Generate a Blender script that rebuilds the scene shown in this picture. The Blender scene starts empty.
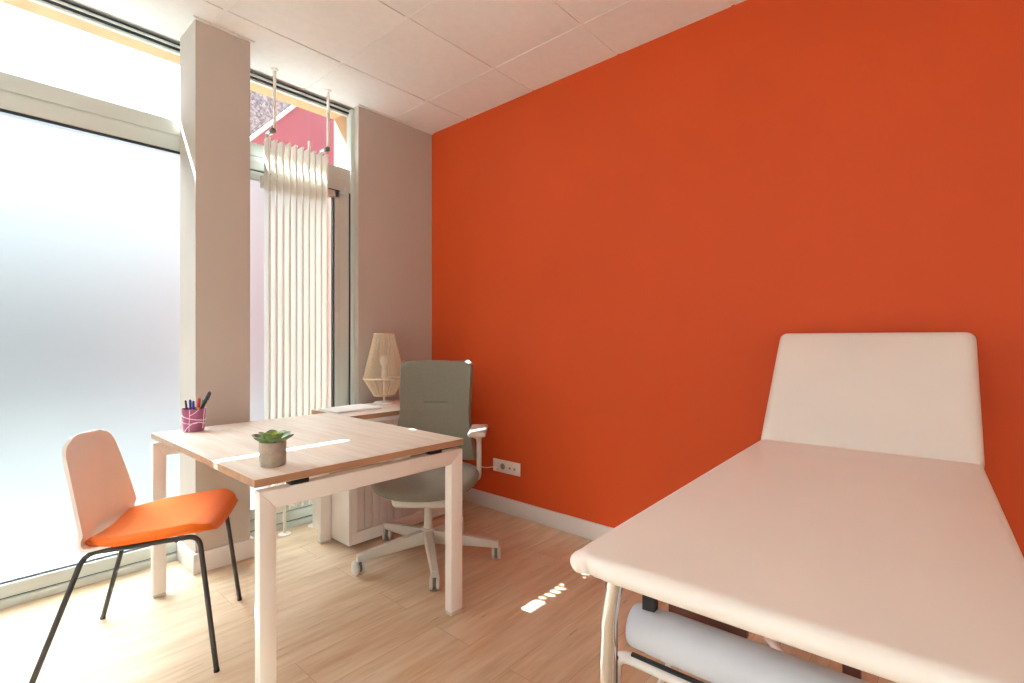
import bpy, bmesh, math, random
from mathutils import Vector, Matrix
random.seed(7)
SC = bpy.context.scene
COL = SC.collection
PI = math.pi

# ------------------------------------------------------------------ materials
def new_mat(name):
    m = bpy.data.materials.new(name); m.use_nodes = True
    nt = m.node_tree
    return m, nt, nt.nodes['Principled BSDF']

def lin(r, g, b):
    f = lambda c: (c/12.92 if c <= .04045 else ((c+.055)/1.055)**2.4)
    return (f(r/255), f(g/255), f(b/255), 1)

def coords(nt, scale=(1, 1, 1), rot=(0, 0, 0)):
    tc = nt.nodes.new('ShaderNodeTexCoord'); mp = nt.nodes.new('ShaderNodeMapping')
    mp.inputs['Scale'].default_value = scale; mp.inputs['Rotation'].default_value = rot
    nt.links.new(tc.outputs['Object'], mp.inputs['Vector'])
    return mp.outputs['Vector']

def noise(nt, vec, scale, detail=3, rough=.5):
    n = nt.nodes.new('ShaderNodeTexNoise')
    n.inputs['Scale'].default_value = scale; n.inputs['Detail'].default_value = detail
    n.inputs['Roughness'].default_value = rough
    nt.links.new(vec, n.inputs['Vector'])
    return n.outputs['Fac']

def ramp(nt, fac, stops):
    r = nt.nodes.new('ShaderNodeValToRGB')
    el = r.color_ramp.elements
    while len(el) < len(stops): el.new(.5)
    for e, (p, c) in zip(el, stops): e.position = p; e.color = c
    nt.links.new(fac, r.inputs['Fac'])
    return r.outputs['Color']

def mixc(nt, fac, a, b, mode='MIX'):
    m = nt.nodes.new('ShaderNodeMix'); m.data_type = 'RGBA'; m.blend_type = mode
    for inp, v in ((m.inputs['Factor'], fac), (m.inputs['A'], a), (m.inputs['B'], b)):
        pass
    fi = m.inputs[0]; ai = m.inputs[6]; bi = m.inputs[7]
    for inp, v in ((fi, fac), (ai, a), (bi, b)):
        if hasattr(v, 'is_output'): nt.links.new(v, inp)
        else: inp.default_value = v
    return m.outputs[2]

def bump(nt, bs, h, strength, dist=.002):
    b = nt.nodes.new('ShaderNodeBump'); b.inputs['Strength'].default_value = strength
    b.inputs['Distance'].default_value = dist
    nt.links.new(h, b.inputs['Height']); nt.links.new(b.outputs['Normal'], bs.inputs['Normal'])

def plain(name, col, rough=.5, metal=0, spec=.5, var=.04, vscale=6, bmp=0, bscale=200, coat=0):
    """one colour with a faint procedural mottling and an optional fine surface grain"""
    m, nt, bs = new_mat(name)
    v = coords(nt)
    n = noise(nt, v, vscale, 4)
    lo = tuple(c*(1-var) for c in col[:3])+(1,); hi = tuple(min(1, c*(1+var)) for c in col[:3])+(1,)
    nt.links.new(ramp(nt, n, [(.3, lo), (.7, hi)]), bs.inputs['Base Color'])
    bs.inputs['Roughness'].default_value = rough; bs.inputs['Metallic'].default_value = metal
    bs.inputs['Specular IOR Level'].default_value = spec
    bs.inputs['Coat Weight'].default_value = coat
    if bmp: bump(nt, bs, noise(nt, v, bscale, 2), bmp)
    return m

M = {}
M['orange'] = plain('orange wall paint', lin(205, 76, 27), .62, spec=.35, var=.02, vscale=1.5, bmp=.06, bscale=260)
M['taupe'] = plain('taupe wall paint', lin(190, 179, 169), .65, spec=.3, var=.015, vscale=2, bmp=.05, bscale=260)
M['white_wall'] = plain('white wall paint', lin(232, 229, 224), .7, spec=.3, var=.015, vscale=2)
M['ceiling'] = plain('mineral ceiling tile', lin(236, 233, 229), .9, spec=.2, var=.02, vscale=25, bmp=.05, bscale=300)
M['skirting'] = plain('white skirting lacquer', lin(232, 228, 224), .4, var=.01)
M['alu'] = plain('pale grey window aluminium', lin(210, 217, 211), .38, spec=.4, var=.01)
M['gasket'] = plain('black rubber gasket', lin(42, 42, 45), .6, var=.05)
M['peach'] = plain('peach outdoor render', lin(192, 152, 116), .85, spec=.2, var=.05, vscale=9, bmp=.3, bscale=90)
M['white_metal'] = plain('white powder coated steel', lin(236, 231, 226), .42, spec=.4, var=.01, bmp=.02, bscale=500)
M['black_metal'] = plain('black powder coated tube', lin(48, 45, 44), .42, spec=.5, var=.05)
M['black_plastic'] = plain('black plastic', lin(22, 22, 24), .45, var=.05)
M['white_plastic'] = plain('white plastic shell', lin(240, 235, 230), .28, spec=.5, var=.01)
M['grey_plastic'] = plain('light grey chair plastic', lin(205, 201, 192), .42, var=.02)
M['cast_grey'] = plain('dark grey castor core', lin(112, 108, 102), .5, var=.03)
M['vinyl'] = plain('cream vinyl upholstery', lin(240, 233, 226), .46, spec=.4, var=.012, vscale=4, bmp=.08, bscale=350)
M['chrome'] = plain('chromed steel', (.82, .82, .83, 1), .09, metal=1, var=.01)
M['reflection_steel'] = plain('steel in dark reflection tone', (.30, .31, .34, 1), .2, metal=1, var=.03)  # dark reflection on the couch legs put into the colour
M['maroon'] = plain('dark maroon steel', lin(92, 40, 36), .45, var=.05)
M['radiator'] = plain('white radiator enamel', lin(243, 240, 232), .4, var=.01)
M['brass'] = plain('nickel valve', (.55, .55, .5, 1), .3, metal=1, var=.05)
M['green_valve'] = plain('grey green valve cap', lin(110, 122, 116), .5, var=.05)
M['paper'] = plain('white paper', lin(244, 243, 240), .8, var=.01)
M['roll'] = plain('pale blue white paper roll', lin(206, 211, 221), .75, var=.03, vscale=14, bmp=.25, bscale=60)
M['concrete'] = plain('grey cement pot', lin(168, 155, 141), .85, spec=.2, var=.14, vscale=45, bmp=.35, bscale=150)
M['soil'] = plain('dark soil', lin(56, 44, 34), .95, var=.3, vscale=200, bmp=.8, bscale=200)
M['cup'] = plain('magenta purple cup', lin(156, 82, 118), .4, var=.05, vscale=20)
M['cup_line'] = plain('pale pink relief line', lin(246, 222, 232), .5, var=.02)
M['string'] = plain('natural paper string', lin(218, 198, 170), .8, spec=.2, var=.09, vscale=80)
M['bulb'] = plain('frosted bulb glass', lin(240, 236, 228), .25, var=.01)
M['asphalt'] = plain('light concrete paving', lin(42, 43, 43), .9, var=.08, vscale=3)
M['red_wall'] = plain('raspberry red outdoor render', lin(166, 98, 108), .85, spec=.2, var=.04, vscale=4, bmp=.2, bscale=60)
M['far_grey'] = plain('grey outdoor render', lin(112, 121, 126), .9, var=.05, vscale=2)
M['roof_grey'] = plain('zinc roof', lin(120, 124, 128), .6, var=.05)
for nm, c in (('ink_blue', (38, 52, 150)), ('ink_light_blue', (96, 130, 205)), ('ink_dark', (70, 62, 62)), ('ink_red', (216, 48, 34)),
              ('ink_yellow', (238, 196, 40)), ('ink_green', (60, 150, 112)), ('ink_black', (52, 56, 56)), ('ink_clear', (205, 208, 212))):
    M[nm] = plain(nm.replace('_', ' ') + ' pen plastic', lin(*c), .35, var=.03)

def wood_floor():
    m, nt, bs = new_mat('light oak laminate planks')
    v = coords(nt)
    br = nt.nodes.new('ShaderNodeTexBrick')
    br.offset = .37; br.offset_frequency = 2
    br.inputs['Scale'].default_value = 1
    br.inputs['Brick Width'].default_value = 1.28; br.inputs['Row Height'].default_value = .192
    br.inputs['Mortar Size'].default_value = .0012; br.inputs['Mortar Smooth'].default_value = .3
    br.inputs['Color1'].default_value = (0, 0, 0, 1); br.inputs['Color2'].default_value = (1, 1, 1, 1)
    br.inputs['Mortar'].default_value = (.5, .5, .5, 1)
    nt.links.new(v, br.inputs['Vector'])
    tone = ramp(nt, br.outputs['Color'], [(0, lin(206, 182, 152)), (1, lin(218, 196, 168))])
    # long grain, shifted from plank to plank
    off = nt.nodes.new('ShaderNodeVectorMath'); off.operation = 'MULTIPLY_ADD'
    off.inputs[1].default_value = (7.3, 3.1, 0)
    nt.links.new(br.outputs['Color'], off.inputs[0]); nt.links.new(v, off.inputs[2])
    st = nt.nodes.new('ShaderNodeMapping'); st.inputs['Scale'].default_value = (1.6, 17, 1)
    nt.links.new(off.outputs[0], st.inputs['Vector'])
    g1 = noise(nt, st.outputs['Vector'], 2.2, 6, .62)
    c = mixc(nt, ramp(nt, g1, [(.32, (0, 0, 0, 1)), (.7, (1, 1, 1, 1))]), lin(188, 156, 122), tone)
    st2 = nt.nodes.new('ShaderNodeMapping'); st2.inputs['Scale'].default_value = (1.1, 5.5, 1)
    nt.links.new(off.outputs[0], st2.inputs['Vector'])
    g2 = noise(nt, st2.outputs['Vector'], 2.0, 3, .5)
    c = mixc(nt, ramp(nt, g2, [(.35, (0, 0, 0, 1)), (.75, (.55, .55, .55, 1))]), c, lin(230, 213, 190))
    # short dark cracks and knots
    st3 = nt.nodes.new('ShaderNodeMapping'); st3.inputs['Scale'].default_value = (3.2, 34, 1)
    nt.links.new(off.outputs[0], st3.inputs['Vector'])
    g3 = noise(nt, st3.outputs['Vector'], 1.7, 5, .6)
    c = mixc(nt, ramp(nt, g3, [(.635, (0, 0, 0, 1)), (.73, (.8, .8, .8, 1))]), c, lin(126, 92, 66))
    c = mixc(nt, br.outputs['Fac'], c, lin(176, 146, 114))
    nt.links.new(c, bs.inputs['Base Color'])
    bs.inputs['Roughness'].default_value = .42; bs.inputs['Specular IOR Level'].default_value = .4
    bump(nt, bs, g1, .08)
    return m
M['floor'] = wood_floor()

def oak(name, base, dark, axis):
    m, nt, bs = new_mat(name)
    sc = [16, 16, 16]; sc[axis] = 1.2
    v = coords(nt, tuple(sc))
    g = noise(nt, v, 2.2, 6, .6)
    c = ramp(nt, g, [(.3, lin(*dark)), (.62, lin(*base))])
    nt.links.new(c, bs.inputs['Base Color'])
    bs.inputs['Roughness'].default_value = .38; bs.inputs['Specular IOR Level'].default_value = .45
    bump(nt, bs, g, .05)
    return m
M['table_oak'] = oak('bleached oak table laminate', (232, 219, 207), (216, 196, 178), 1)
M['edge_oak'] = oak('oak edge band', (180, 142, 112), (158, 120, 92), 0)
M['cab_oak'] = oak('bleached oak cabinet top', (232, 219, 207), (214, 194, 176), 0)

def fabric(name, c1, c2, scale=420, rough=.9):
    m, nt, bs = new_mat(name)
    v = coords(nt)
    w1 = nt.nodes.new('ShaderNodeTexNoise'); w1.inputs['Scale'].default_value = scale
    w1.inputs['Detail'].default_value = 2
    nt.links.new(v, w1.inputs['Vector'])
    c = ramp(nt, w1.outputs['Fac'], [(.35, lin(*c1)), (.65, lin(*c2))])
    nt.links.new(c, bs.inputs['Base Color'])
    bs.inputs['Roughness'].default_value = rough; bs.inputs['Specular IOR Level'].default_value = .2
    bs.inputs['Sheen Weight'].default_value = .15
    bump(nt, bs, w1.outputs['Fac'], .25, .001)
    return m
M['grey_fabric'] = fabric('grey green woven fabric', (119, 115, 102), (140, 136, 122))
M['orange_fabric'] = fabric('orange felt upholstery', (214, 96, 16), (226, 112, 26), 300)

def pebble():
    m, nt, bs = new_mat('grey pebbledash render')
    v = coords(nt)
    vo = nt.nodes.new('ShaderNodeTexVoronoi'); vo.inputs['Scale'].default_value = 20
    nt.links.new(v, vo.inputs['Vector'])
    sep = nt.nodes.new('ShaderNodeSeparateColor'); nt.links.new(vo.outputs['Color'], sep.inputs['Color'])
    c = ramp(nt, sep.outputs['Red'], [(0, lin(120, 120, 122)), (.5, lin(158, 155, 150)), (1, lin(196, 188, 176))])
    nt.links.new(c, bs.inputs['Base Color']); bs.inputs['Roughness'].default_value = .9
    bump(nt, bs, vo.outputs['Distance'], .6, .02)
    return m
M['pebble'] = pebble()
M['verge'] = plain('pale verge coping', lin(205, 205, 205), .8, var=.02)

def facing(nt, base, gain):
    """mirror share of a pane: small head-on, rising towards grazing view"""
    lw = nt.nodes.new('ShaderNodeLayerWeight'); lw.inputs['Blend'].default_value = .5
    p = nt.nodes.new('ShaderNodeMath'); p.operation = 'POWER'; p.inputs[1].default_value = 4
    nt.links.new(lw.outputs['Facing'], p.inputs[0])
    q = nt.nodes.new('ShaderNodeMath'); q.operation = 'MULTIPLY_ADD'; q.inputs[1].default_value = gain; q.inputs[2].default_value = base
    nt.links.new(p.outputs[0], q.inputs[0])
    return q.outputs[0]

def clear_glass():
    m = bpy.data.materials.new('clear window glass'); m.use_nodes = True
    nt = m.node_tree; nt.nodes.clear()
    out = nt.nodes.new('ShaderNodeOutputMaterial'); mx = nt.nodes.new('ShaderNodeMixShader')
    tr = nt.nodes.new('ShaderNodeBsdfTransparent'); gl = nt.nodes.new('ShaderNodeBsdfGlossy')
    gl.inputs['Roughness'].default_value = .02
    tr.inputs['Color'].default_value = (.97, .98, .98, 1)
    nt.links.new(facing(nt, .03, .5), mx.inputs[0]); nt.links.new(tr.outputs[0], mx.inputs[1]); nt.links.new(gl.outputs[0], mx.inputs[2])
    nt.links.new(mx.outputs[0], out.inputs['Surface'])
    return m
M['clear_glass'] = clear_glass()

def frosted(name, tint):
    """frosted glass: blurs what lies behind it, diffuses a little"""
    m = bpy.data.materials.new(name); m.use_nodes = True
    nt = m.node_tree; nt.nodes.clear()
    out = nt.nodes.new('ShaderNodeOutputMaterial')
    tl = nt.nodes.new('ShaderNodeBsdfTranslucent'); tl.inputs['Color'].default_value = tint
    rf = nt.nodes.new('ShaderNodeBsdfRefraction'); rf.inputs['IOR'].default_value = 1.42
    rf.inputs['Roughness'].default_value = FROST_ROUGH; rf.inputs['Color'].default_value = tint
    mx = nt.nodes.new('ShaderNodeMixShader'); mx.inputs[0].default_value = FROST_MIX
    nt.links.new(tl.outputs[0], mx.inputs[1]); nt.links.new(rf.outputs[0], mx.inputs[2])
    gl = nt.nodes.new('ShaderNodeBsdfGlossy'); gl.inputs['Roughness'].default_value = .04
    m2 = nt.nodes.new('ShaderNodeMixShader')
    nt.links.new(facing(nt, .03, .3), m2.inputs[0]); nt.links.new(mx.outputs[0], m2.inputs[1]); nt.links.new(gl.outputs[0], m2.inputs[2])
    nt.links.new(m2.outputs[0], out.inputs['Surface'])
    return m
FROST_MIX = .97; FROST_ROUGH = .57
M['frosted'] = frosted('frosted window glass', (.695, .705, .695, 1))

def leaf_mat():
    m, nt, bs = new_mat('succulent leaf')
    at = nt.nodes.new('ShaderNodeVertexColor'); at.layer_name = 'leaf'
    sep = nt.nodes.new('ShaderNodeSeparateColor'); nt.links.new(at.outputs['Color'], sep.inputs['Color'])
    c = ramp(nt, sep.outputs['Red'], [(0, lin(226, 214, 84)), (.4, lin(180, 200, 84)), (.85, lin(112, 142, 104)), (1, lin(110, 90, 84))])
    nt.links.new(c, bs.inputs['Base Color']); bs.inputs['Roughness'].default_value = .42
    bs.inputs['Subsurface Weight'].default_value = 0
    return m
M['leaf'] = leaf_mat()

# ------------------------------------------------------------------ mesh building
class MB:
    def __init__(s): s.bm = bmesh.new(); s.mi = 0
    def _merge(s, b, mat=None, smooth=False):
        if mat is not None: b.transform(mat)
        vs = {v: s.bm.verts.new(v.co) for v in b.verts}
        for f in b.faces:
            try:
                nf = s.bm.faces.new([vs[v] for v in f.verts]); nf.smooth = smooth; nf.material_index = f.material_index if f.material_index else s.mi
            except ValueError: pass
        b.free(); return s
    def box(s, x0, x1, y0, y1, z0, z1, bev=0, seg=2, mat=None):
        b = bmesh.new()
        bmesh.ops.create_cube(b, size=1)
        for v in b.verts:
            v.co = Vector(((x0+x1)/2+v.co.x*(x1-x0), (y0+y1)/2+v.co.y*(y1-y0), (z0+z1)/2+v.co.z*(z1-z0)))
        if bev: bmesh.ops.bevel(b, geom=b.edges[:], offset=bev, segments=seg, affect='EDGES', profile=.5)
        return s._merge(b, mat, smooth=False)
    def prism(s, pts, axis, a, c, bev=0, mat=None, seg=2):
        """polygon pts in the two other axes, extruded along axis from a to c"""
        b = bmesh.new()
        def mk(p, t):
            if axis == 0: return (t, p[0], p[1])
            if axis == 1: return (p[0], t, p[1])
            return (p[0], p[1], t)
        lo = [b.verts.new(mk(p, a)) for p in pts]; hi = [b.verts.new(mk(p, c)) for p in pts]
        n = len(pts)
        b.faces.new(lo); b.faces.new(hi[::-1])
        for i in range(n): b.faces.new([lo[i], hi[i], hi[(i+1) % n], lo[(i+1) % n]])
        bmesh.ops.recalc_face_normals(b, faces=b.faces[:])
        if bev: bmesh.ops.bevel(b, geom=b.edges[:], offset=bev, segments=seg, affect='EDGES', profile=.5)
        return s._merge(b, mat)
    def lathe(s, prof, cx=0, cy=0, n=32, mat=None, smooth=True, closed=False):
        b = bmesh.new(); rings = []
        for r, z in prof:
            if r < 1e-6: rings.append([b.verts.new((cx, cy, z))])
            else: rings.append([b.verts.new((cx+r*math.cos(2*PI*i/n), cy+r*math.sin(2*PI*i/n), z)) for i in range(n)])
        for A, B in zip(rings, rings[1:]+([rings[0]] if closed else [])):
            for i in range(n):
                j = (i+1) % n
                if len(A) == 1 and len(B) == 1: continue
                if len(A) == 1: b.faces.new([A[0], B[j], B[i]])
                elif len(B) == 1: b.faces.new([A[i], A[j], B[0]])
                else: b.faces.new([A[i], A[j], B[j], B[i]])
        bmesh.ops.recalc_face_normals(b, faces=b.faces[:])
        return s._merge(b, mat, smooth)
    def tube(s, pts, r, n=12, cap=True, sx=1.0, closed=False, smooth=True, mat=None, up=None):
        """tube along pts; sx widens the cross-section along the first frame axis"""
        pts = [Vector(p) for p in pts]; b = bmesh.new(); rings = []
        rs = r if isinstance(r, (list, tuple)) else [r]*len(pts)
        prev = None
        N = len(pts)
        for i, p in enumerate(pts):
            if closed: t = (pts[(i+1) % N]-pts[i-1]).normalized()
            else: t = (pts[min(i+1, N-1)]-pts[max(i-1, 0)]).normalized()
            if prev is None:
                u = Vector(up) if up else (Vector((0, 0, 1)) if abs(t.z) < .9 else Vector((1, 0, 0)))
            else: u = prev
            a = (u - t*u.dot(t))
            if a.length < 1e-6: a = t.orthogonal()
            a.normalize(); c = t.cross(a); prev = a
            rings.append([b.verts.new(p + a*(rs[i]*sx*math.cos(2*PI*k/n)) + c*(rs[i]*math.sin(2*PI*k/n))) for k in range(n)])
        for q in range(N if closed else N-1):
            A, B = rings[q], rings[(q+1) % N]
            for k in range(n): b.faces.new([A[k], A[(k+1) % n], B[(k+1) % n], B[k]])
        if cap and not closed: b.faces.new(rings[0][::-1]); b.faces.new(rings[-1])
        bmesh.ops.recalc_face_normals(b, faces=b.faces[:])
        return s._merge(b, mat, smooth)
    def rbox(s, sx, sy, sz, r, center=(0, 0, 0), puff=0, n=(24, 16, 6), mat=None, dent=None):
        """rounded cushion: half sizes sx, sy, sz with edge radius r; puff domes the top and bottom"""
        b = bmesh.new(); idx = {}
        def P(i, j, k):
            key = (i, j, k)
            if key in idx: return idx[key]
            def spread(t, nn):      # denser near the ends
                q = t/nn*2-1
                return math.sin(q*PI/2)*.55+q*.45
            x, y, z = spread(i, n[0])*sx, spread(j, n[1])*sy, spread(k, n[2])*sz
            c = Vector((max(-sx+r, min(sx-r, x)), max(-sy+r, min(sy-r, y)), max(-sz+min(r, sz), min(sz-min(r, sz), z))))
            d = Vector((x, y, z))-c
            if d.length > 1e-9:
                rr = Vector((r, r, min(r, sz)))
                q = d.normalized()
                m = max(abs(d.x), abs(d.y), abs(d.z))
                d = Vector((q.x*rr.x, q.y*rr.y, q.z*rr.z)) if m > r*.02 else d
            p = c+d
            fx = 1-(abs(p.x)/sx)**3; fy = 1-(abs(p.y)/sy)**3
            p.z += puff*max(0, fx)*max(0, fy)*(1 if p.z > 0 else -.35)
            if dent: p = dent(p)
            v = b.verts.new(p+Vector(center)); idx[key] = v
            return v
        nx, ny, nz = n
        def quad(a, c, d, e):
            try: b.faces.new([a, c, d, e])
            except ValueError: pass
        for i in range(nx):
            for j in range(ny):
                for k in (0, nz): quad(P(i, j, k), P(i+1, j, k), P(i+1, j+1, k), P(i, j+1, k))
        for i in range(nx):
            for k in range(nz):
                for j in (0, ny): quad(P(i, j, k), P(i+1, j, k), P(i+1, j, k+1), P(i, j, k+1))
        for j in range(ny):
            for k in range(nz):
                for i in (0, nx): quad(P(i, j, k), P(i, j+1, k), P(i, j+1, k+1), P(i, j, k+1))
        bmesh.ops.recalc_face_normals(b, faces=b.faces[:])
        return s._merge(b, mat, True)
    def sheet(s, fn, nu, nv, th, mat=None):
        """closed sheet of thickness th from fn(u,v) -> point, u,v in 0..1"""
        g = [[Vector(fn(i/nu, j/nv)) for j in range(nv+1)] for i in range(nu+1)]
        b = bmesh.new()
        def nrm(i, j):
            a = g[min(i+1, nu)][j]-g[max(i-1, 0)][j]; c = g[i][min(j+1, nv)]-g[i][max(j-1, 0)]
            q = a.cross(c)
            return q.normalized() if q.length > 1e-9 else Vector((0, 0, 1))
        T = [[b.verts.new(g[i][j]+nrm(i, j)*th/2) for j in range(nv+1)] for i in range(nu+1)]
        B = [[b.verts.new(g[i][j]-nrm(i, j)*th/2) for j in range(nv+1)] for i in range(nu+1)]
        for i in range(nu):
            for j in range(nv):
                b.faces.new([T[i][j], T[i+1][j], T[i+1][j+1], T[i][j+1]])
                b.faces.new([B[i][j], B[i][j+1], B[i+1][j+1], B[i+1][j]])
        for i in range(nu):
            b.faces.new([T[i][0], B[i][0], B[i+1][0], T[i+1][0]]); b.faces.new([T[i][nv], T[i+1][nv], B[i+1][nv], B[i][nv]])
        for j in range(nv):
            b.faces.new([T[0][j], T[0][j+1], B[0][j+1], B[0][j]]); b.faces.new([T[nu][j], B[nu][j], B[nu][j+1], T[nu][j+1]])
        bmesh.ops.recalc_face_normals(b, faces=b.faces[:])
        return s._merge(b, mat, True)
    def obj(s, name, mats, parent=None, loc=None, autosmooth=True):
        me = bpy.data.meshes.new(name); s.bm.to_mesh(me); s.bm.free()
        if not isinstance(mats, (list, tuple)): mats = [mats]
        for m in mats: me.materials.append(m)
        o = bpy.data.objects.new(name, me); COL.objects.link(o)
        if loc: o.location = loc
        if parent: o.parent = parent
        if autosmooth:
            try: me.set_sharp_from_angle(angle=math.radians(40))
            except Exception: pass
        return o

def tag(o, label=None, cat=None, group=None, kind=None):
    if label: o['label'] = label
    if cat: o['category'] = cat
    if group: o['group'] = group
    if kind: o['kind'] = kind
    return o
def thing(name, label, cat, loc=(0, 0, 0), rz=0, group=None):
    o = bpy.data.objects.new(name, None); COL.objects.link(o); o.location = loc; o.rotation_euler = (0, 0, rz)
    o.empty_display_size = .05
    return tag(o, label, cat, group)
def arc(c, r, a0, a1, n, ax=(1, 0, 0), ay=(0, 0, 1)):
    c, ax, ay = Vector(c), Vector(ax), Vector(ay)
    return [c+ax*(r*math.cos(a0+(a1-a0)*i/n))+ay*(r*math.sin(a0+(a1-a0)*i/n)) for i in range(n+1)]
def bend(pts, r, n=6):
    """round the corners of a polyline"""
    pts = [Vector(p) for p in pts]; out = [pts[0]]
    for a, b, c in zip(pts, pts[1:], pts[2:]):
        d1 = (a-b).normalized(); d2 = (c-b).normalized()
        L = min(r, (a-b).length*.49, (c-b).length*.49)
        p, q = b+d1*L, b+d2*L
        for i in range(n+1):
            t = i/n; out.append(p*(1-t)**2+b*2*t*(1-t)+q*t*t)
    out.append(pts[-1]); return out
def struct(o): return tag(o, kind='structure')

# ------------------------------------------------------------------ the room
H = 2.69                    # ceiling height
XO = 2.43                   # orange wall plane
YG = 3.06                   # inner face of the window frames
struct(MB().box(-2.4, 2.6, -1.9, 3.33, -.12, 0).obj('floor', M['floor']))
struct(MB().box(XO, XO+.15, -1.9, 3.33, 0, 2.95).obj('wall_right', M['orange']))
struct(MB().box(1.808, XO, 2.965, 3.10, 0, 2.95).obj('wall_left', M['taupe']))
p = MB().box(.796, 1.047, 2.755, 2.998, 0, 2.95).obj('trim_1', M['taupe']); struct(p); p['label'] = 'taupe square pillar standing between the two windows'; p['category'] = 'pillar'
# skirting
struct(MB().box(XO-.015, XO, -1.9, 2.965, 0, .098, .003).obj('baseboard_right', M['skirting']))
struct(MB().box(1.808, XO-.016, 2.95, 2.965, 0, .098, .003).obj('baseboard_left', M['skirting']))
bp = MB().box(.781, 1.062, 2.738, 2.755, 0, .098, .003).box(.781, .796, 2.755, 3.00, 0, .098, .003).box(1.047, 1.062, 2.755, 3.00, 0, .098, .003)
struct(bp.obj('baseboard_pillar', M['skirting']))
# suspended ceiling: recessed bars between slightly proud tiles
cm = MB(); gx = [-2.4]+[2.07-.6*k for k in range(7, -1, -1)]+[XO]; gy = [-1.9]+[2.575-.6*k for k in range(7, -1, -1)]+[3.026]
cm.box(-2.4, XO, -1.9, 3.05, H+.005, H+.06)
for a, b in zip(gx, gx[1:]):
    for c, d in zip(gy, gy[1:]):
        if b-a > .05 and d-c > .05:
            x0 = a+.008; x1 = b-(.008 if b < XO else 0); y1 = d-(.008 if d < 3.0 else 0)
            cm.box(x0, x1, c+.008, y1, H, H+.004, .0015, 1)
struct(cm.obj('ceiling', M['ceiling']))

struct(MB().box(.78, 1.063, 2.735, 2.7545, H-.006, H-.0005, .001).obj('trim_2', M['skirting']))
struct(MB().box(1.80, XO, 2.947, 2.9645, H-.006, H-.0005, .001).obj('trim_3', M['skirting']))
# windows ------------------------------------------------------------
def window(name, x0, x1, label, sash=False):
    w = struct(thing(name, label, 'window', ((x0+x1)/2, YG, 0)))
    cx = (x0+x1)/2
    def zz_(z): return 1.13+(z-1.13)*.989 if 1.2 < z < 2.4 else z
    def B(m, a, b, c, d, e, f, bev=.003): return m.box(a-cx, b-cx, c-.032-YG, d-.032-YG, zz_(e), zz_(f), bev)
    fr = MB()
    B(fr, x0, x1, 3.058, 3.10, 2.684, 2.72); B(fr, x0, x1, 3.062, 3.10, 2.655, 2.668)
    B(fr, x0, x1, 3.075, 3.10, 2.632, 2.645)
    B(fr, x0, x1, 3.03, 3.10, 0, .034); B(fr, x0, x1, 3.042, 3.10, .039, .094)
    pass
    if sash: B(fr, 1.781, x1+.004, 3.045, 3.10, .03, 2.672)
    fr.obj('window_frame', M['alu'], w)
    tr = MB(); B(tr, x0, x1, 3.052, 3.10, 2.205, 2.280); B(tr, x0, x1, 3.06, 3.10, 2.192, 2.206, .001); B(tr, x0, x1, 3.048, 3.10, 2.124, 2.193)
    tr.obj('transom', M['alu'], w)
    ga = MB()
    B(ga, x0, x1, 3.068, 3.088, 2.645, 2.655, 0); B(ga, x0, x1, 3.058, 3.086, 2.668, 2.674, 0)
    B(ga, x0, x1, 3.058, 3.08, 2.116, 2.124, 0); B(ga, x0, x1, 3.05, 3.08, .034, .039, 0); B(ga, x0, x1, 3.062, 3.08, .094, .099, 0)
    if sash: B(ga, x1-.014, x1, 3.066, 3.09, 2.28, 2.655, 0)
    ga.obj('gasket', M['gasket'], w)
    gp = MB(); B(gp, x0, x1, 3.084, 3.088, 2.275, 2.66, 0); gp.obj('clear_pane', M['clear_glass'], w)
    xs1 = x1
    if sash:
        xs1 = 1.668
        sa = MB()
        B(sa, 1.668, 1.705, 3.048, 3.085, .10, 2.116); B(sa, 1.700, 1.775, 3.058, 3.095, .10, 2.116)
        B(sa, x0+.02, 1.70, 3.048, 3.085, 2.07, 2.116); B(sa, x0+.02, 1.70, 3.048, 3.085, .10, .16); B(sa, x0+.02, x0+.05, 3.048, 3.085, .1, 2.116)
        s_ = sa.obj('sash', M['alu'], w)
        sg = MB(); B(sg, 1.658, 1.668, 3.052, 3.08, .16, 2.07, 0); B(sg, 1.776, 1.781, 3.05, 3.085, .10, 2.116, 0); sg.obj('gasket', M['gasket'], s_)
        hg = MB(); hg.tube([(1.742-cx, 3.008-YG, 2.10), (1.742-cx, 3.008-YG, 2.138)], .008, 10); B(hg, 1.70, 1.762, 3.034, 3.048, 2.10, 2.122, .002); hg.obj('hinge', M['alu'], s_)
    fp = MB(); B(fp, x0, xs1, 3.076, 3.082, .095, 2.12, 0); fp.obj('frosted_pane', M['frosted'], w)
    return w
window('window_1', -1.6, .92, 'wide frosted window left of the taupe pillar with a clear strip above')
window('window_2', .92, 1.808, 'narrow frosted window behind the white radiator', sash=True)
# wall to the left of window 1, walls behind, the last with an unseen opening added for sky fill
struct(MB().box(-2.55, -1.6, 3.0, 3.10, 0, 2.95).obj('wall_window', M['taupe']))
struct(MB().box(-2.55, 2.6, -2.05, -1.9, 0, 2.95).obj('wall_back', M['white_wall']))
struct(MB().box(-2.55, -2.4, 1.7, 3.0, 0, 2.95).box(-2.55, -2.4, -.7, 1.7, 2.62, 2.95).box(-2.55, -2.4, -.7, 1.7, -.1, .3).box(-2.55, -2.4, -1.9, -.7, 0, 2.95).obj('wall_fill_opening', M['white_wall']))

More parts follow.
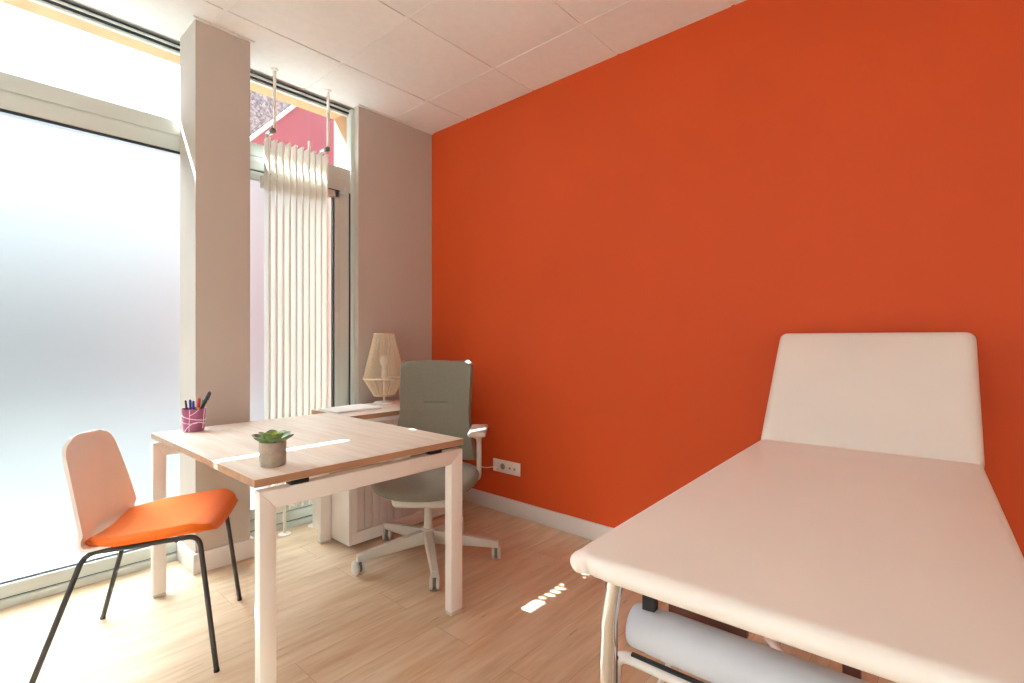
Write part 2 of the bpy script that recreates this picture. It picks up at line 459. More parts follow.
# ------------------------------------------------------------------ outside
fa = MB().box(-2.6, 3.4, 3.10, 3.31, 2.70, 4.2).box(1.825, 3.4, 3.10, 3.31, 0, 2.70).box(-2.6, -1.62, 3.10, 3.31, 0, 2.70)
struct(fa.obj('wall_outside', M['peach']))
struct(MB().box(-14, 16, 3.31, 24, -.2, -.04).obj('pavement', M['asphalt']))
nb = thing('neighbouring_house', 'raspberry red gable house with a white sloping verge seen through the narrow window', 'building', (3.4, 7.6, 0))
MB().prism([(-.85, -.04), (5, -.04), (5, 6.5), (3.0, 7.85), (-.85, 3.62)], 1, .0, .3).obj('wall', M['red_wall'], nb)
MB().prism([(-.95, 3.51), (3.0, 7.85), (5.1, 6.43), (5.1, 6.49), (3.0, 7.91), (-.95, 3.57)], 1, -.06, .36).obj('verge', M['verge'], nb)
gr = thing('grey_house', 'grey pebbledash house rising behind the red gable', 'building', (5.7, 13.4, 0))
MB().box(-1.2, 10, 0, 5, -.04, 14).obj('wall', M['pebble'], gr)
MB().box(-1.3, 10.1, -.1, 5.1, 14, 14.3).obj('roof_edge', M['roof_grey'], gr)
st = thing('street_wall', 'low grey wall across the street blurred by the frosted glass', 'wall', (-3, 10, 0))
MB().box(-9, 6.0, 0, .3, -.04, 2.2).obj('wall', M['far_grey'], st)
MB().box(-9.05, 6.05, -.05, .35, 2.2, 2.28).obj('coping', M['roof_grey'], st)

# ------------------------------------------------------------------ table
TZ = .72
tx0, tx1, ty0, ty1 = .597, 1.43, 1.538, 2.665
t = thing('desk', 'rectangular desk with pale oak top and white frame legs', 'desk', ((tx0+tx1)/2, (ty0+ty1)/2, 0))
hx, hy = (tx1-tx0)/2, (ty1-ty0)/2
tb = MB(); b0 = bmesh.new(); bmesh.ops.create_cube(b0, size=1)
for v in b0.verts: v.co = Vector((v.co.x*2*hx, v.co.y*2*hy, TZ-.0125+v.co.z*.025))
bmesh.ops.bevel(b0, geom=b0.edges[:], offset=.0012, segments=1, affect='EDGES')
for f in b0.faces: f.material_index = 1 if abs(f.normal.z) < .5 else 0
tb._merge(b0); tb.obj('tabletop', [M['table_oak'], M['edge_oak']], t)
LZ = .678                  # top of the steel frame
lw, ld = .050, .040
for sy in (-1, 1):
    yc = sy*(hy-.024)
    for sx in (-1, 1):
        ins = {(-1, -1): .018, (1, -1): .003, (-1, 1): -.001, (1, 1): .003}[(sx, sy)]; lw_ = lw if sx < 0 else .064
        xa = sx*(hx+.002-ins); xb = sx*(hx+.002-ins-lw_)
        lg = MB()
        lg.prism([(xa, .012), (xa, LZ), (xb, LZ-.058), (xb, .012)], 1, yc-ld/2, yc+ld/2, .004)
        L = lg.obj('leg', M['white_metal'], t)
        MB().box(min(xa, xb)+.002, max(xa, xb)-.002, yc-ld/2+.002, yc+ld/2-.002, 0, .012, .002).obj('foot_glide', M['grey_plastic'], L)
    il = .018 if sy < 0 else -.001; xo, xi = hx-.001, hx-.001-.064; yo, yi = hx+.002-il, hx+.002-il-lw
    MB().prism([(-yo, LZ), (xo, LZ), (xi, LZ-.058), (-yi, LZ-.058)], 1, yc-ld/2, yc+ld/2, .004).obj('cross_beam', M['white_metal'], t)
for sy in (-1, 1):
    for sx in (-1, 1):
        yc = sy*(hy-.026); xc = sx*(hx-.14)
        MB().box(xc-.03, xc+.03, yc-.018, yc+.018, LZ, TZ-.025, .002).obj('spacer', M['black_plastic'], t)
for sx in (-1, 1):
    MB().box(sx*.17-.02, sx*.17+.02, -hy+.06, hy-.06, LZ-.028, LZ+.012, .003).obj('rail', M['white_metal'], t)
MB().box(-.10, .10, -hy+.15, hy-.25, LZ-.05, LZ-.03, .004).obj('cable_tray', M['grey_plastic'], t)

# ------------------------------------------------------------------ tambour cabinet
c = thing('cabinet', 'low white tambour door cabinet with oak top against the far wall', 'cabinet', (1.84, 2.66, 0))
cx0, cx1, cy0, cy1 = -.40, .40, -.205, .205
bd = MB()
bd.box(cx0, cx0+.02, cy0, cy1, .012, .69, .002); bd.box(cx1-.02, cx1, cy0, cy1, .012, .69, .002)
bd.box(cx0+.02, cx1-.02, cy0, cy1, .012, .075, .002); bd.box(cx0+.02, cx1-.02, cy0, cy1, .668, .69, .002)
bd.box(cx0+.02, cx1-.02, cy1-.015, cy1, .075, .668, 0)
bd.box(cx0+.02, cx0+.05, cy0, cy0+.03, .075, .668, .001); bd.box(cx1-.05, cx1-.02, cy0, cy0+.03, .075, .668, .001)
bd.obj('body', M['white_metal'], c)
M['tambour'] = plain('pale taupe tambour slat', lin(214, 202, 196), .5, var=.02)
td = MB(); nsl = 14; a, b = cx0+.05, cx1-.05
pts = []
for i in range(nsl):
    x = a+(b-a)*i/nsl; w = (b-a)/nsl
    td.box(x+.0012, x+w-.0012, cy0+.007, cy0+.018, .076, .667, .004, 2)
td.obj('tambour_door', M['tambour'], c)
MB().box(.0, .015, cy0+.002, cy0+.008, .33, .45, .002).obj('door_handle', M['grey_plastic'], c)
for sx in (-.36, .36):
    for sy in (-.17, .17): MB().lathe([(0, 0), (.016, 0), (.016, .012), (0, .012)], sx, sy, 12).obj('foot', M['black_plastic'], c)
ct = MB(); b0 = bmesh.new(); bmesh.ops.create_cube(b0, size=1)
for v in b0.verts: v.co = Vector((v.co.x*.806, v.co.y*.42, .704+v.co.z*.028))
bmesh.ops.bevel(b0, geom=b0.edges[:], offset=.0012, segments=1, affect='EDGES')
for f in b0.faces: f.material_index = 1 if abs(f.normal.z) < .5 else 0
ct._merge(b0); ct.obj('top', [M['cab_oak'], M['edge_oak']], c)
CZ = .718

# ------------------------------------------------------------------ string lamp on the cabinet
lp = thing('table_lamp', 'string table lamp with natural biconical shade on the low cabinet', 'lamp', (1.905, 2.812, CZ))
MB().lathe([(0, 0), (.066, 0), (.066, .006), (.062, .009), (0, .009)], n=40).obj('base', M['white_metal'], lp)
MB().tube([(0, 0, .008), (0, 0, .17)], .0075, 14).obj('stem', M['white_metal'], lp)
MB().lathe([(0, .165), (.018, .165), (.019, .17), (.018, .215), (.014, .222), (0, .222)], n=20).obj('bulb_holder', M['white_plastic'], lp)
MB().lathe([(0, .218), (.013, .222), (.016, .24), (.028, .262), (.031, .28), (.027, .298), (.015, .311), (0, .315)], n=24).obj('bulb', M['bulb'], lp)
z0, z1, z2 = .052, .162, .455
r0, r1, r2 = .066, .134, .064
def ring(r, z): return [(r*math.cos(2*PI*i/48), r*math.sin(2*PI*i/48), z) for i in range(48)]
sh = MB(); ns = 112
for i in range(ns):
    a = 2*PI*i/ns; b_ = a+.05*random.uniform(-1, 1)
    P = lambda r, z, q: (r*math.cos(q), r*math.sin(q), z)
    sh.tube([P(r0, z0, b_), P(r1, z1, a)], .0017, 4, cap=False, smooth=False)
    sh.tube([P(r1, z1, a), P(r2, z2, b_)], .0017, 4, cap=False, smooth=False)
s_ = sh.obj('shade', M['string'], lp, autosmooth=False)
for r, z in ((r0, z0), (r1, z1), (r2, z2)): MB().tube(ring(r, z), .0042, 8, closed=True).obj('shade_ring', M['string'], s_)
sp = MB()
for k in range(3): sp.tube([(0, 0, .166), (r1*math.cos(k*2*PI/3+.4), r1*math.sin(k*2*PI/3+.4), z1)], .002, 6)
sp.obj('spider', M['white_metal'], s_)

# papers on the cabinet corner
pp = MB(); px, py = 1.595, 2.70
for k in range(5):
    a = math.radians(random.uniform(-5, 5))
    pp.box(-.148, .148, -.105, .105, k*.0022, k*.0022+.0021, 0, mat=Matrix.Rotation(a, 4, 'Z'))
o = pp.obj('paper_stack', M['paper'], loc=(px, py, CZ)); tag(o, 'small stack of white paper lying on the cabinet beside the lamp', 'paper')

# ------------------------------------------------------------------ radiator
rd = thing('radiator', 'tall white radiator of upright fins in front of the narrow window', 'radiator', (1.37, 2.91, 0))
RZ0, RZ1 = .155, 2.262
ry0, ry1 = -.03, .032
for k in range(10):
    x = -.172+.0385*k
    f = MB().box(x-.0053, x+.0053, ry0, ry1, RZ0, RZ1, .0018, 1)
    F_ = f.obj('fin', M['radiator'], rd)
    MB().box(x-.0065, x+.0065, ry0-.001, ry1-.002, RZ1-.002, RZ1+.010, .002, 1).obj('fin_cap', M['radiator'], F_)
for z in (.23, 2.02):
    MB().box(-.19, .19, ry1, ry1+.03, z-.022, z+.05, .008, 3).obj('collector', M['radiator'], rd)
for x, zt in ((-.158, 2.325), (.170, 2.315)):
    pt = bend([(x+.035, -.0+.02, H), (x+.035, .02, zt-.0), (x-.005, .03, zt-.02), (x-.005, .046, 2.20)], .03)
    MB().tube(pt, .0085, 12).obj('supply_pipe', M['radiator'], rd)
    MB().lathe([(.0085, H-.012), (.018, H-.010), (.02, H-.001), (.0085, H-.0005)], x+.035, .02, 20).obj('pipe_collar', M['radiator'], rd)
    vv = MB().tube([(x+.005, -.012, zt-.012), (x+.005, .045, zt-.012)], [.013, .013], 14)
    V_ = vv.obj('valve', M['brass'], rd)
    MB().tube([(x+.005, -.034, zt-.012), (x+.005, -.012, zt-.012)], .015, 14).obj('valve_cap', M['green_valve'], V_)
MB().box(.085, .097, .03, .045, 2.20, 2.345, .003).obj('bracket', M['radiator'], rd)
fo = MB().tube([(-.07, .012, .006), (-.07, .012, .20)], .009, 12)
fo.lathe([(0, 0), (.036, 0), (.036, .005), (.01, .012), (0, .012)], -.07, .012, 20)
fo.obj('foot', M['radiator'], rd)
MB().tube([(.11, .012, .006), (.11, .012, .20)], .009, 12).lathe([(0, 0), (.036, 0), (.036, .005), (.01, .012), (0, .012)], .11, .012, 20).obj('foot', M['radiator'], rd)

# ------------------------------------------------------------------ wall socket and cord
so = thing('wall_socket', 'white three gang wall socket on the orange wall', 'socket', (XO, 2.198, .30))
MB().box(-.009, 0, -.118, .118, -.042, .042, .003).obj('plate', M['white_plastic'], so)
sk = MB(); sk.tube([(-.0095, .03, 0), (-.0088, .03, 0)], .020, 24); M['well'] = plain('socket well', lin(150, 142, 134), .5); sk.obj('socket_well', M['well'], so)
pg = MB().tube([(-.040, .075, -.004), (-.0085, .075, -.004)], [.013, .019], 18); pg.obj('plug', M['white_plastic'], so)
for y in (-.035, -.075):
    MB().box(-.0115, -.0088, y-.017, y+.017, -.017, .017, .002).obj('data_insert', M['white_plastic'], so)
    MB().box(-.0122, -.0112, y-.007, y+.007, -.008, .005, 0).obj('data_port', M['well'], so)
cd = MB().tube(bend([(XO-.04, 2.28, .296), (XO-.07, 2.33, .285), (XO-.06, 2.40, .287), (XO-.03, 2.438, .30), (XO-.02, 2.445, .45), (XO-.02, 2.7, .5), (XO-.02, 2.9, .74), (2.15, 2.84, .7225), (1.975, 2.82, .722)], .03), .0028, 8)
tag(cd.obj('power_cord', M['white_plastic']), 'thin white power cord running from the wall socket towards the lamp', 'cord')

# ------------------------------------------------------------------ visitor chair
vc = thing('visitor_chair', 'white shell chair with orange seat pad and black tube legs by the frosted window', 'chair', (.507, 2.242, 0), math.atan2(-.52, .85))
def shell_pt(u, v):
    """u across -1..1, v 0..1 from front lip of the seat to top of the back"""
    if v < .45:                                   # seat pan
        t = v/.45; x = .15-.27*t; z = .436+.022*(1-t)-.004*t+.006*u*u
        w = .165+.04*t**2
        return Vector((x, u*w, z))
    t = (v-.45)/.55
    if t < .22:                                   # curve up
        a = t/.22*math.radians(80); r = .05
        x = -.12-r*math.sin(a); z = .432+.006*u*u+r*(1-math.cos(a)); w = .205+.005*t
        x += .035*u*u*(t/.22)
        return Vector((x, u*w, z))
    q = (t-.22)/.78
    x = -.169-.048*q-.012*q*q+.042*u*u*(1-.45*q); z = .474+.318*q
    w = .208-.046*q**1.4
    # rounded top corners
    cr = .060; over = max(0, q*.318-(.318-cr))
    if over: w = w-cr+math.sqrt(max(0, cr*cr-over*over))
    return Vector((x, u*w, z))
MB().sheet(lambda a, b: shell_pt(a*2-1, b), 20, 44, .010).obj('shell', M['white_plastic'], vc)
def pad_top(a, b):
    u = a*2-1; t = b
    x = .252-.395*t
    rr = 1-max(0, (abs(u)-.5)/.5)**3*.10*(1 if t < .5 else .3)
    w = (.222+.012*math.sin(t*PI))-.05*max(0, t-.72)/.28*1.2
    if t < .14: w -= .055*((.14-t)/.14)**2
    return x, u*w
def seat_pad():
    b = MB(); bm = bmesh.new(); n, m = 28, 28
    top = []; bot = []
    for i in range(n+1):
        rt, rb = [], []
        for j in range(m+1):
            a, t_ = i/n, j/m
            x, y = pad_top(a, t_)
            u = abs(a*2-1)
            ed = min(1, (1-u)/.12, t_/.07, (1-t_)/.07); ed = max(0, ed)
            rnd = math.sqrt(max(0, 1-(1-ed)**2))
            saddle = .010*u*u-.020*max(0, .16-t_)/.16
            zb = .438+.034*(1-t_)-.012*(max(0, .22-t_)/.22)**2+.004*u*u
            zt = zb+.005+.022*(1-.45*t_)*rnd+saddle
            rt.append(bm.verts.new((x, y, zt))); rb.append(bm.verts.new((x*.985, y*.97, zb-.001)))
        top.append(rt); bot.append(rb)
    for i in range(n):
        for j in range(m):
            bm.faces.new([top[i][j], top[i+1][j], top[i+1][j+1], top[i][j+1]])
            bm.faces.new([bot[i][j], bot[i][j+1], bot[i+1][j+1], bot[i+1][j]])
    for i in range(n):
        bm.faces.new([top[i][0], bot[i][0], bot[i+1][0], top[i+1][0]]); bm.faces.new([top[i][m], top[i+1][m], bot[i+1][m], bot[i][m]])
    for j in range(m):
        bm.faces.new([top[0][j], top[0][j+1], bot[0][j+1], bot[0][j]]); bm.faces.new([top[n][j], bot[n][j], bot[n][j+1], top[n][j+1]])
    bmesh.ops.recalc_face_normals(bm, faces=bm.faces[:])
    return b._merge(bm, None, True)
seat_pad().obj('seat_pad', M['orange_fabric'], vc)
for sy in (-1, 1):
    yr = .175*sy
    for sx in (-1, 1):
        foot = Vector(((.272 if sy < 0 else .240) if sx > 0 else -.258, .25*sy, .004)); topx = .200 if sx > 0 else -.135; tz_ = .445 if sx > 0 else .421
        pts = bend([foot, (topx, yr, tz_), (0.03, yr, .432)], .040, 8)
        L = MB().tube(pts, .0085, 12).obj('leg', M['black_metal'], vc)
        MB().tube([foot-Vector((0, 0, .004)), foot+Vector((0, 0, .006))], .0095, 12).obj('foot_cap', M['black_plastic'], L)
br_ = MB()
for x in (-.07, .13): br_.tube([(x, -.175, .424+.05*(x+.07)), (x, .175, .424+.05*(x+.07))], .0075, 10)
br_.obj('frame', M['black_metal'], vc)

# ------------------------------------------------------------------ office chair
AH = math.radians(48.45)
Fd = (math.sin(AH), math.cos(AH))
oc = thing('office_chair', 'grey green office swivel chair with armrests behind the desk', 'chair', (1.657, 2.05, 0), math.atan2(-Fd[1], -Fd[0]))
oz = oc.rotation_euler.z
# local +x is where the chair faces
for k in range(5):
    a = math.radians(163.7+72*k)-oz
    d = Vector((math.cos(a), math.sin(a), 0)); n_ = Vector((-d.y, d.x, 0)); R_ = .365
    ar = MB(); bm = bmesh.new(); rings = []
    for q in range(9):
        s_ = q/8; p = d*(.022+s_*(R_-.022)); zt = .150-.052*s_; h_ = .068-.034*s_; w_ = .024-.008*s_
        ring_ = []
        for (cy_, cz_) in ((-.8, 0), (-1, -.2), (-1, -.8), (-.7, -1), (.7, -1), (1, -.8), (1, -.2), (.8, 0)):
            ring_.append(bm.verts.new(p+n_*(cy_*w_)+Vector((0, 0, zt+cz_*h_))))
        rings.append(ring_)
    for A_, B_ in zip(rings, rings[1:]):
        for i in range(8): bm.faces.new([A_[i], A_[(i+1) % 8], B_[(i+1) % 8], B_[i]])
    bm.faces.new(rings[0]); bm.faces.new(rings[-1][::-1]); bmesh.ops.recalc_face_normals(bm, faces=bm.faces[:])
    ar._merge(bm); AR = ar.obj('base_arm', M['grey_plastic'], oc)
    e = d*(R_-.012)
    cs = MB().tube([e+Vector((0, 0, .052)), e+Vector((0, 0, .095))], .009, 12)
    ca = math.radians(225 if k == 0 else 183); cd_ = Vector((math.cos(ca), math.sin(ca), 0)); ax_ = Vector((-cd_.y, cd_.x, 0))
    wc = e+cd_*.012+Vector((0, 0, .033))
    cs.tube([wc-ax_*.007, wc+ax_*.007], .026, 20)
    CS = cs.obj('castor', M['cast_grey'], oc)
    for sg in (-1, 1):
        w = MB().tube([wc+ax_*sg*.008, wc+ax_*sg*.011, wc+ax_*sg*.021, wc+ax_*sg*.0235], [.029, .033, .033, .028], 24)
        w.obj('wheel', M['grey_plastic'], CS)
MB().lathe([(0, .085), (.03, .085), (.034, .095), (.034, .150), (.03, .156), (.0225, .158), (.0225, .285), (.016, .287), (.016, .36), (0, .36)], n=24).obj('gas_column', M['grey_plastic'], oc)
mech = MB().rbox(.185, .150, .036, .034, (.02, 0, .352), n=(14, 10, 6)); mech.obj('mechanism', M['grey_plastic'], oc)
def seat_dent(p):
    return p + Vector((0, 0, -.028*max(0, (p.x-.13)/.13)**2 + .012*(p.y/.25)**2))
st_ = MB()
bm = bmesh.new(); n = 36
def outline(a):
    c_, s_ = math.cos(a), math.sin(a); e = 2.7
    k = (abs(c_)**e+abs(s_)**e)**(-1/e)
    x = c_*k*.275+.03; y = s_*k*(.268-.02*(c_ < 0)*abs(c_)); return x, y
prof = [(0.0, .468), (.5, .467), (.8, .471), (.92, .470), (.98, .460), (1.0, .447), (.985, .433), (.93, .424), (.6, .412), (0, .41)]
rings = []
for r_, z_ in prof:
    if r_ == 0: rings.append([bm.verts.new((.03, 0, z_))]); continue
    rr = []
    for i in range(n*2):
        x, y = outline(2*PI*i/(n*2)); x *= r_; y *= r_
        dz = -.026*max(0, (x-.10)/.2)**2+.010*(y/.25)**2-.022
        rr.append(bm.verts.new((x, y, z_+dz)))
    rings.append(rr)
for A_, B_ in zip(rings, rings[1:]):
    m_ = n*2
    for i in range(m_):
        j = (i+1) % m_
        if len(A_) == 1: bm.faces.new([A_[0], B_[i], B_[j]])
        elif len(B_) == 1: bm.faces.new([A_[i], B_[0], A_[j]])
        else: bm.faces.new([A_[i], B_[i], B_[j], A_[j]])
bmesh.ops.recalc_face_normals(bm, faces=bm.faces[:]); st_._merge(bm, None, True)
st_.obj('seat', M['grey_fabric'], oc)
# backrest
def back_pt(a, b):
    u = a*2-1; z = .470+.541*b
    w = .232-.036*min(1, b/.45)+.010*max(0, (b-.45)/.55)
    cr = .034; top = 1.0115
    over = max(0, z-(top-cr))
    w2 = w-cr+math.sqrt(max(0, cr*cr-over*over)) if over > 0 else w
    x = -.225-.055*b+.045*math.sin(min(1, b/.5)*PI)*.6-.03*b*b+.035*u*u
    return Vector((x, u*w2, z))
bk = MB().sheet(back_pt, 24, 34, .040); BK = bk.obj('backrest', M['grey_fabric'], oc)
M['seam'] = fabric('dark seam thread', (92, 90, 80), (104, 102, 92))
sm = [back_pt(.5+.17*(i/10*2-1), .57)+Vector((.0205, 0, 0)) for i in range(11)]
MB().tube(sm, .0022, 6).obj('seam', M['seam'], BK)
bs_ = MB().tube(bend([(-.08, 0, .385), (-.27, 0, .385), (-.275, 0, .62)], .06), .018, 12, sx=.6, up=(0, 0, 1)); bs_.obj('back_support', M['grey_plastic'], oc)
for sy in (-1, 1):
    y = .258*sy
    ap = MB().tube(bend([(-.03, .10*sy, .385), (-.03, y+.004*sy, .40), (-.03, y+.004*sy, .65)], .03, 6), [.012]*14+[.013, ][:0] if False else .0125, 12, sx=1.0)
    AP = ap.obj('armrest_post', M['grey_plastic'], oc)
    MB().prism([(-.052, .60), (-.01, .60), (.03, .645), (-.085, .645)], 1, y-.012+.004*sy, y+.012+.004*sy, .004).obj('armrest_bracket', M['grey_plastic'], AP)
    pd = MB().rbox(.130, .046, .013, .012, (-.02, y, .657), n=(14, 8, 4)); pd.obj('armrest_pad', M['grey_plastic'], oc)

# ------------------------------------------------------------------ treatment couch
cu = thing('treatment_couch', 'cream vinyl treatment couch with raised headrest along the right side', 'couch', (.714, .196, 0), .033)
def foot_fold(p):
    # gathered fold of the cover at the free corner
    return p
def mat_dent(p):
    q = p.copy()
    wz = min(1, max(0, (.020-q.z)/.030))
    for sy in (-1, 1):
        y = sy*q.y
        if q.x < -.60 and y > .20:                      # pleats at the foot corners
            g = math.exp(-((y-.266)/.0085)**2)-.30*math.exp(-((y-.285)/.009)**2)+.45*math.exp(-((y-.246)/.008)**2)
            q.x += .012*g*wz*max(0, 1-(q.x+.645)/.03)
        if y > .27 and q.x < -.55:
            g = math.exp(-((q.x+.612)/.009)**2)-.6*math.exp(-((q.x+.630)/.009)**2)
            q.y -= sy*.008*g*wz*max(0, 1-(.302-y)/.03)
    return q
MB().rbox(.645, .302, .0185, .0185, (.645, 0, .750), puff=.010, n=(110, 84, 12), dent=mat_dent).obj('mattress', M['vinyl'], cu)
an = math.radians(49.5); hl = .272
hm = Matrix.Translation((1.281, 0, .757)) @ Matrix.Rotation(-an, 4, 'Y') @ Matrix.Translation((hl, 0, -.032))
MB().rbox(hl, .306, .032, .030, (0, 0, 0), puff=.010, n=(30, 32, 10), mat=hm).obj('headrest', M['vinyl'], cu)
# steel frame under the cushions
fr = MB()
for sy in (-1, 1): fr.box(.10, 1.25, sy*.255-.0125, sy*.255+.0125, .706, .730, .003)
for x in (.10, .66, 1.24): fr.box(x-.0125, x+.0125, -.243, .243, .706, .730, .003)
fr.obj('frame', M['white_metal'], cu)
MB().box(.285, .303, .088, .240, .566, .706, .002).obj('under_board', M['maroon'], cu)
for x in (.11, 1.20):
    for sy in (-1, 1):
        yy = .285*sy if x < .5 else .26*sy
        lg = MB().tube([(x, yy-.0*sy, .012), (x, yy, .50), (x-.003, yy-.004*sy, .61), (x+.004, yy-.020*sy, .715)], .0152, 20, sx=1.0, up=(1, 0, 0))
        L = lg.obj('leg', M['chrome'], cu)
        MB().lathe([(0, 0), (.02, 0), (.021, .03), (.0168, .036), (0, .036)], x, yy, 20).obj('foot_cap', M['black_plastic'], L)
        if x < .5:
            MB().box(x+.0140, x+.0180, yy-.0125, yy+.0125, .05, .672, .0012).obj('reflection_strip', M['reflection_steel'], L)  # strip for the inner leg tube, its dark reflection put into the steel colour
            for z in (.40, .468, .536):
                MB().tube([(x+.0135, yy-.0132, z), (x+.0135, yy-.0120, z)], .0045, 12).obj('adjustment_hole', M['black_plastic'], L)
# white looped under-frame at the foot end and its stays
MB().tube(bend([(.165, .298, .02), (.165, .298, .518), (.165, .125, .518), (.165, .125, .02)], .035, 8), .011, 14).obj('under_frame_loop', M['white_metal'], cu)
MB().tube(bend([(.165, -.10, .02), (.165, -.10, .518), (.165, -.29, .518), (.165, -.29, .02)], .035, 8), .011, 14).obj('under_frame_loop', M['white_metal'], cu)
MB().tube([(.18, .285, .30), (.62, .25, .56)], .006, 10).obj('stay', M['white_metal'], cu)
MB().tube([(1.045, .24, .20), (.255, -.029, .516)], .011, 12).obj('stay', M['white_metal'], cu)
MB().box(.380, .404, -.080, -.052, .30, .706, .003).obj('post', M['maroon'], cu)
hb = MB(); hb.box(.16, .178, .215, .240, .565, .706, .002); hb.box(.16, .178, -.243, -.225, .565, .706, .002)
hb.tube([(.169, -.272, .586), (.169, .272, .586)], .006, 10); hb.obj('roll_holder', M['black_plastic'], cu)
MB().box(.138, .147, -.25, .252, .541, .546, .001).obj('roll_guard', M['black_plastic'], cu)
# paper roll on its holder
rl = thing('paper_roll', 'pale paper roll hanging on a bar under the foot of the couch', 'paper roll', (.714, .196, 0), .033)
rm = Matrix.Translation((.169, .264, .586)) @ Matrix.Rotation(PI/2, 4, 'X')
prof = [(.0065, 0), (.028, .001), (.036, .004), (.0385, .010), (.0396, .022), (.0397, .0390), (.0406, .0395), (.0408, .0690), (.0416, .0695), (.0417, .10), (.0417, .48), (.040, .505), (.030, .52), (.0065, .522)]
MB().lathe(prof, n=40, mat=rm).obj('sheet', M['roll'], rl)

# ------------------------------------------------------------------ things on the desk
cp = thing('pencil_cup', 'purple pencil cup with pale lines on the far corner of the desk', 'cup', (.740, 2.585, TZ))
CH = .102; rb, rt = .0410, .0480
MB().lathe([(0, 0), (rb-.002, 0), (rb, .002), (rt, CH-.001), (rt-.001, CH), (rt-.003, CH-.001), (rb-.003, .005), (0, .004)], n=40).obj('body', M['cup'], cp)
def on_cup(a, z, off=.0004):
    r = rb+(rt-rb)*z/CH+off
    return (r*math.cos(a), r*math.sin(a), z)
ln = MB(); A0 = math.radians(254)
def stroke(p0, p1, bow, rr):
    (a0, z0_), (a1, z1_) = p0, p1
    pts = []
    for i in range(17):
        t_ = i/16; pts.append(on_cup(A0+a0+(a1-a0)*t_, z0_+(z1_-z0_)*t_+bow*math.sin(t_*PI)))
    ln.tube(pts, rr, 6)
for s__ in (((-1.4, .075), (1.6, .047), -.006, .0020), ((-.95, .003), (.95, .036), .020, .0020), ((-.45, .003), (-.32, .099), 0, .0014),
            ((.95, .012), (1.0, .1), .0, .0015), ((-.31, .074), (.42, .1), -.002, .0013), ((-1.4, .045), (.3, .038), -.004, .0012),
            ((.9, .036), (1.7, .03), .0, .0016), ((1.6, .05), (4.4, .06), .02, .0018), ((1.8, .09), (4.2, .02), -.01, .0016)):
    stroke(*s__)
ln.obj('relief_lines', M['cup_line'], cp)
VL = Vector((.663, -.748, 0)); VF = Vector((.748, .663, 0))     # across and away, as seen from the door
def pen(name, label, cat, lat, dep, leanl, leand, L, r, mat, capm=None, tip=None, group='pens in the purple cup'):
    base = Vector((.740, 2.585, TZ+.007))+VL*lat*.55+VF*dep*.55
    top = Vector((.740, 2.585, TZ+.007))+VL*(lat+leanl)+VF*(dep+leand)
    d = (top-base); d.z = 0
    h_ = math.sqrt(max(.0001, L*L-d.length_squared))
    d = Vector((d.x, d.y, h_)).normalized()
    o = thing(name, label, cat, base, 0, group)
    MB().tube([d*0, d*.004, d*(L*.72), d*(L*.72)], [r*.7, r, r, r], 12).obj('barrel', mat, o)
    MB().tube([d*(L*.70), d*(L*.71), d*(L*.97), d*L], [r*1.12, r*1.15, r*1.0, r*.55], 12).obj('cap', capm or mat, o)
    if tip:
        side = (VL - d*VL.dot(d)).normalized()
        MB().tube([d*(L*.97)+side*r*1.2, d*(L*.80)+side*r*1.35], r*.25, 6).obj('clip', tip, o)
pen('pen', 'dark grey pen at the left rim of the purple cup', 'pen', -.036, .0, -.002, 0, .132, .0042, M['ink_dark'])
pen('pen', 'deep blue pen second from the left in the purple cup', 'pen', -.020, .004, 0, 0, .134, .0045, M['ink_blue'], tip=M['ink_blue'])
pen('pen', 'light blue pen in the middle of the purple cup', 'pen', .004, -.012, .002, 0, .130, .0048, M['ink_light_blue'], M['ink_blue'])
pen('pen', 'clear blue pen with pale cap behind the middle one', 'pen', .009, .012, .004, 0, .124, .0042, M['ink_clear'], M['ink_light_blue'])
pen('marker', 'marker with red cap and yellow barrel in the purple cup', 'marker', .016, .006, .006, 0, .141, .0060, M['ink_yellow'], M['ink_red'])
pen('pen', 'green capped clear pen beside the red marker', 'pen', .026, .014, .008, 0, .134, .0046, M['ink_clear'], M['ink_green'])
pen('marker', 'long black marker leaning out over the right rim of the cup', 'marker', -.014, -.004, .090, 0, .190, .0070, M['ink_black'], tip=M['ink_black'])

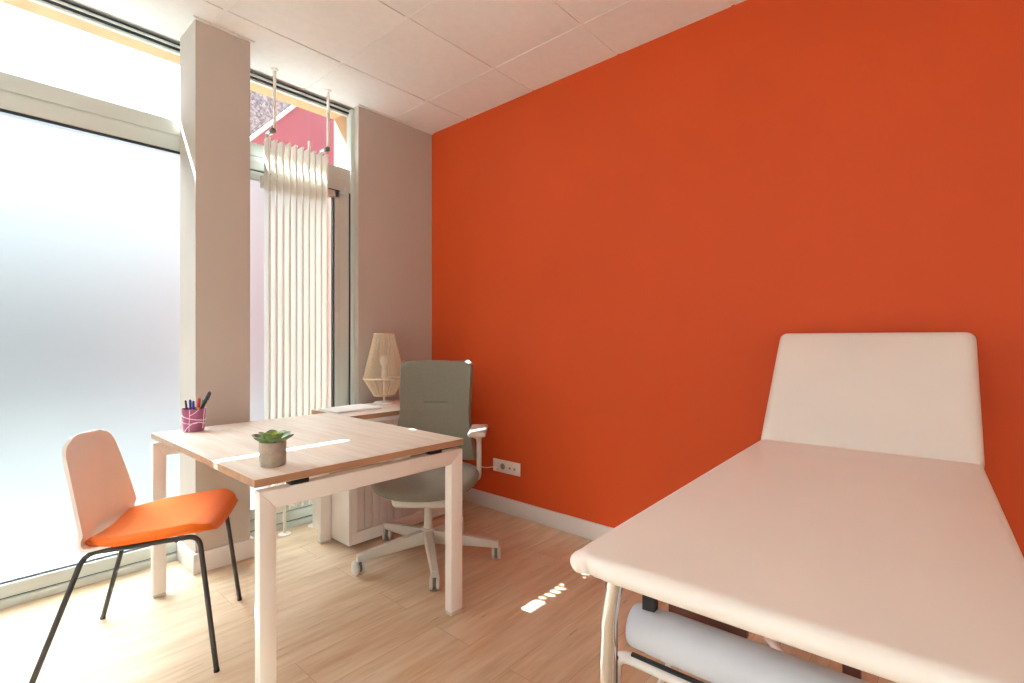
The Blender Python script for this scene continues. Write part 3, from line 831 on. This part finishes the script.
pt_ = thing('potted_succulent', 'green succulent in a grey cement pot on the near part of the desk', 'plant', (.711, 1.685, TZ))
PH, PR = .078, .0412
MB().lathe([(0, 0), (PR-.003, 0), (PR-.001, .003), (PR, PH*.5), (PR, PH-.001), (PR-.001, PH), (PR-.004, PH-.001), (PR-.005, PH-.012), (0, PH-.012)], n=40).obj('pot', M['concrete'], pt_)
MB().lathe([(0, PH-.008), (PR-.006, PH-.009), (PR-.0055, PH-.013), (0, PH-.0135)], n=24).obj('soil', M['soil'], pt_)
def leaf(yaw, elev, L, W, c0, c1, z):
    bm = bmesh.new(); n, m = 10, 8; rows = []
    vc_ = []
    for i in range(n+1):
        s_ = i/n
        w = W*(math.sin(PI*min(1, s_*.62+.12))**.8)*(1-max(0, (s_-.72)/.28)**2.2)+.0004
        th = .0042*(1-s_)**.5+.0012
        curl = .25*L*s_*s_
        row = []
        for k in range(m):
            a = 2*PI*k/m
            row.append(bm.verts.new((s_*L, w*math.cos(a), math.sin(a)*th*(1.0 if math.sin(a) < 0 else .45)+.35*w*math.cos(a)**2+curl*.55)))
        rows.append(row)
    for A_, B_ in zip(rows, rows[1:]):
        for k in range(m): bm.faces.new([A_[k], A_[(k+1) % m], B_[(k+1) % m], B_[k]])
    bm.faces.new(rows[0][::-1]); bm.faces.new(rows[-1])
    bmesh.ops.recalc_face_normals(bm, faces=bm.faces[:])
    mat = Matrix.Translation((0, 0, z)) @ Matrix.Rotation(yaw, 4, 'Z') @ Matrix.Translation((.006, 0, 0)) @ Matrix.Rotation(-elev, 4, 'Y')
    b = MB(); b._merge(bm, mat, True); o = b.obj('leaf', M['leaf'], pt_)
    me = o.data; ca = me.color_attributes.new('leaf', 'FLOAT_COLOR', 'POINT')
    for i in range(n+1):
        for k in range(m):
            vv = c0+(c1-c0)*(i/n)
            ca.data[i*m+k].color = (vv, vv, vv, 1)
zz = PH-.008
for k in range(6): leaf(k*2*PI/6+.25, math.radians(17), .068, .0195, .45, .99, zz)
for k in range(5): leaf(k*2*PI/5+.0, math.radians(36), .050, .0170, .12, .92, zz+.004)
for k in range(4): leaf(k*2*PI/4+.6, math.radians(56), .032, .0115, .02, .5, zz+.006)
for k in range(3): leaf(k*2*PI/3+.2, math.radians(74), .022, .008, 0, .2, zz+.008)

# ------------------------------------------------------------------ light
w = bpy.data.worlds.new('sky'); SC.world = w; w.use_nodes = True
bg = w.node_tree.nodes['Background']; bg.inputs['Color'].default_value = (.775, .895, 1.0, 1); bg.inputs['Strength'].default_value = 1.4
sd = Vector((.33, -1, -1.365)).normalized()
sl = bpy.data.lights.new('sun', 'SUN'); sl.energy = 70; sl.angle = math.radians(.53); sl.color = (.84, .95, 1.0)
so_ = bpy.data.objects.new('sun', sl); COL.objects.link(so_); so_.location = (-4, 12, 14)
so_.rotation_euler = sd.to_track_quat('-Z', 'Y').to_euler()

# ------------------------------------------------------------------ camera
cd = bpy.data.cameras.new('camera'); cd.sensor_width = 36; cd.lens = 500/1024*36; cd.shift_y = -1.2/1024; cd.clip_start = .05; cd.clip_end = 200
co = bpy.data.objects.new('camera', cd); COL.objects.link(co); co.location = (0, 0, 1.13); co.rotation_euler = (PI/2, 0, -AH)
SC.camera = co
SC.view_settings.view_transform = 'Standard'; SC.view_settings.look = 'None'; SC.view_settings.gamma = 1
SC.view_settings.use_curve_mapping = False; SC.view_settings.exposure = 0.58
SC.cycles.max_bounces = 12; SC.cycles.diffuse_bounces = 8; SC.cycles.transparent_max_bounces = 12
SC.cycles.use_denoising = True
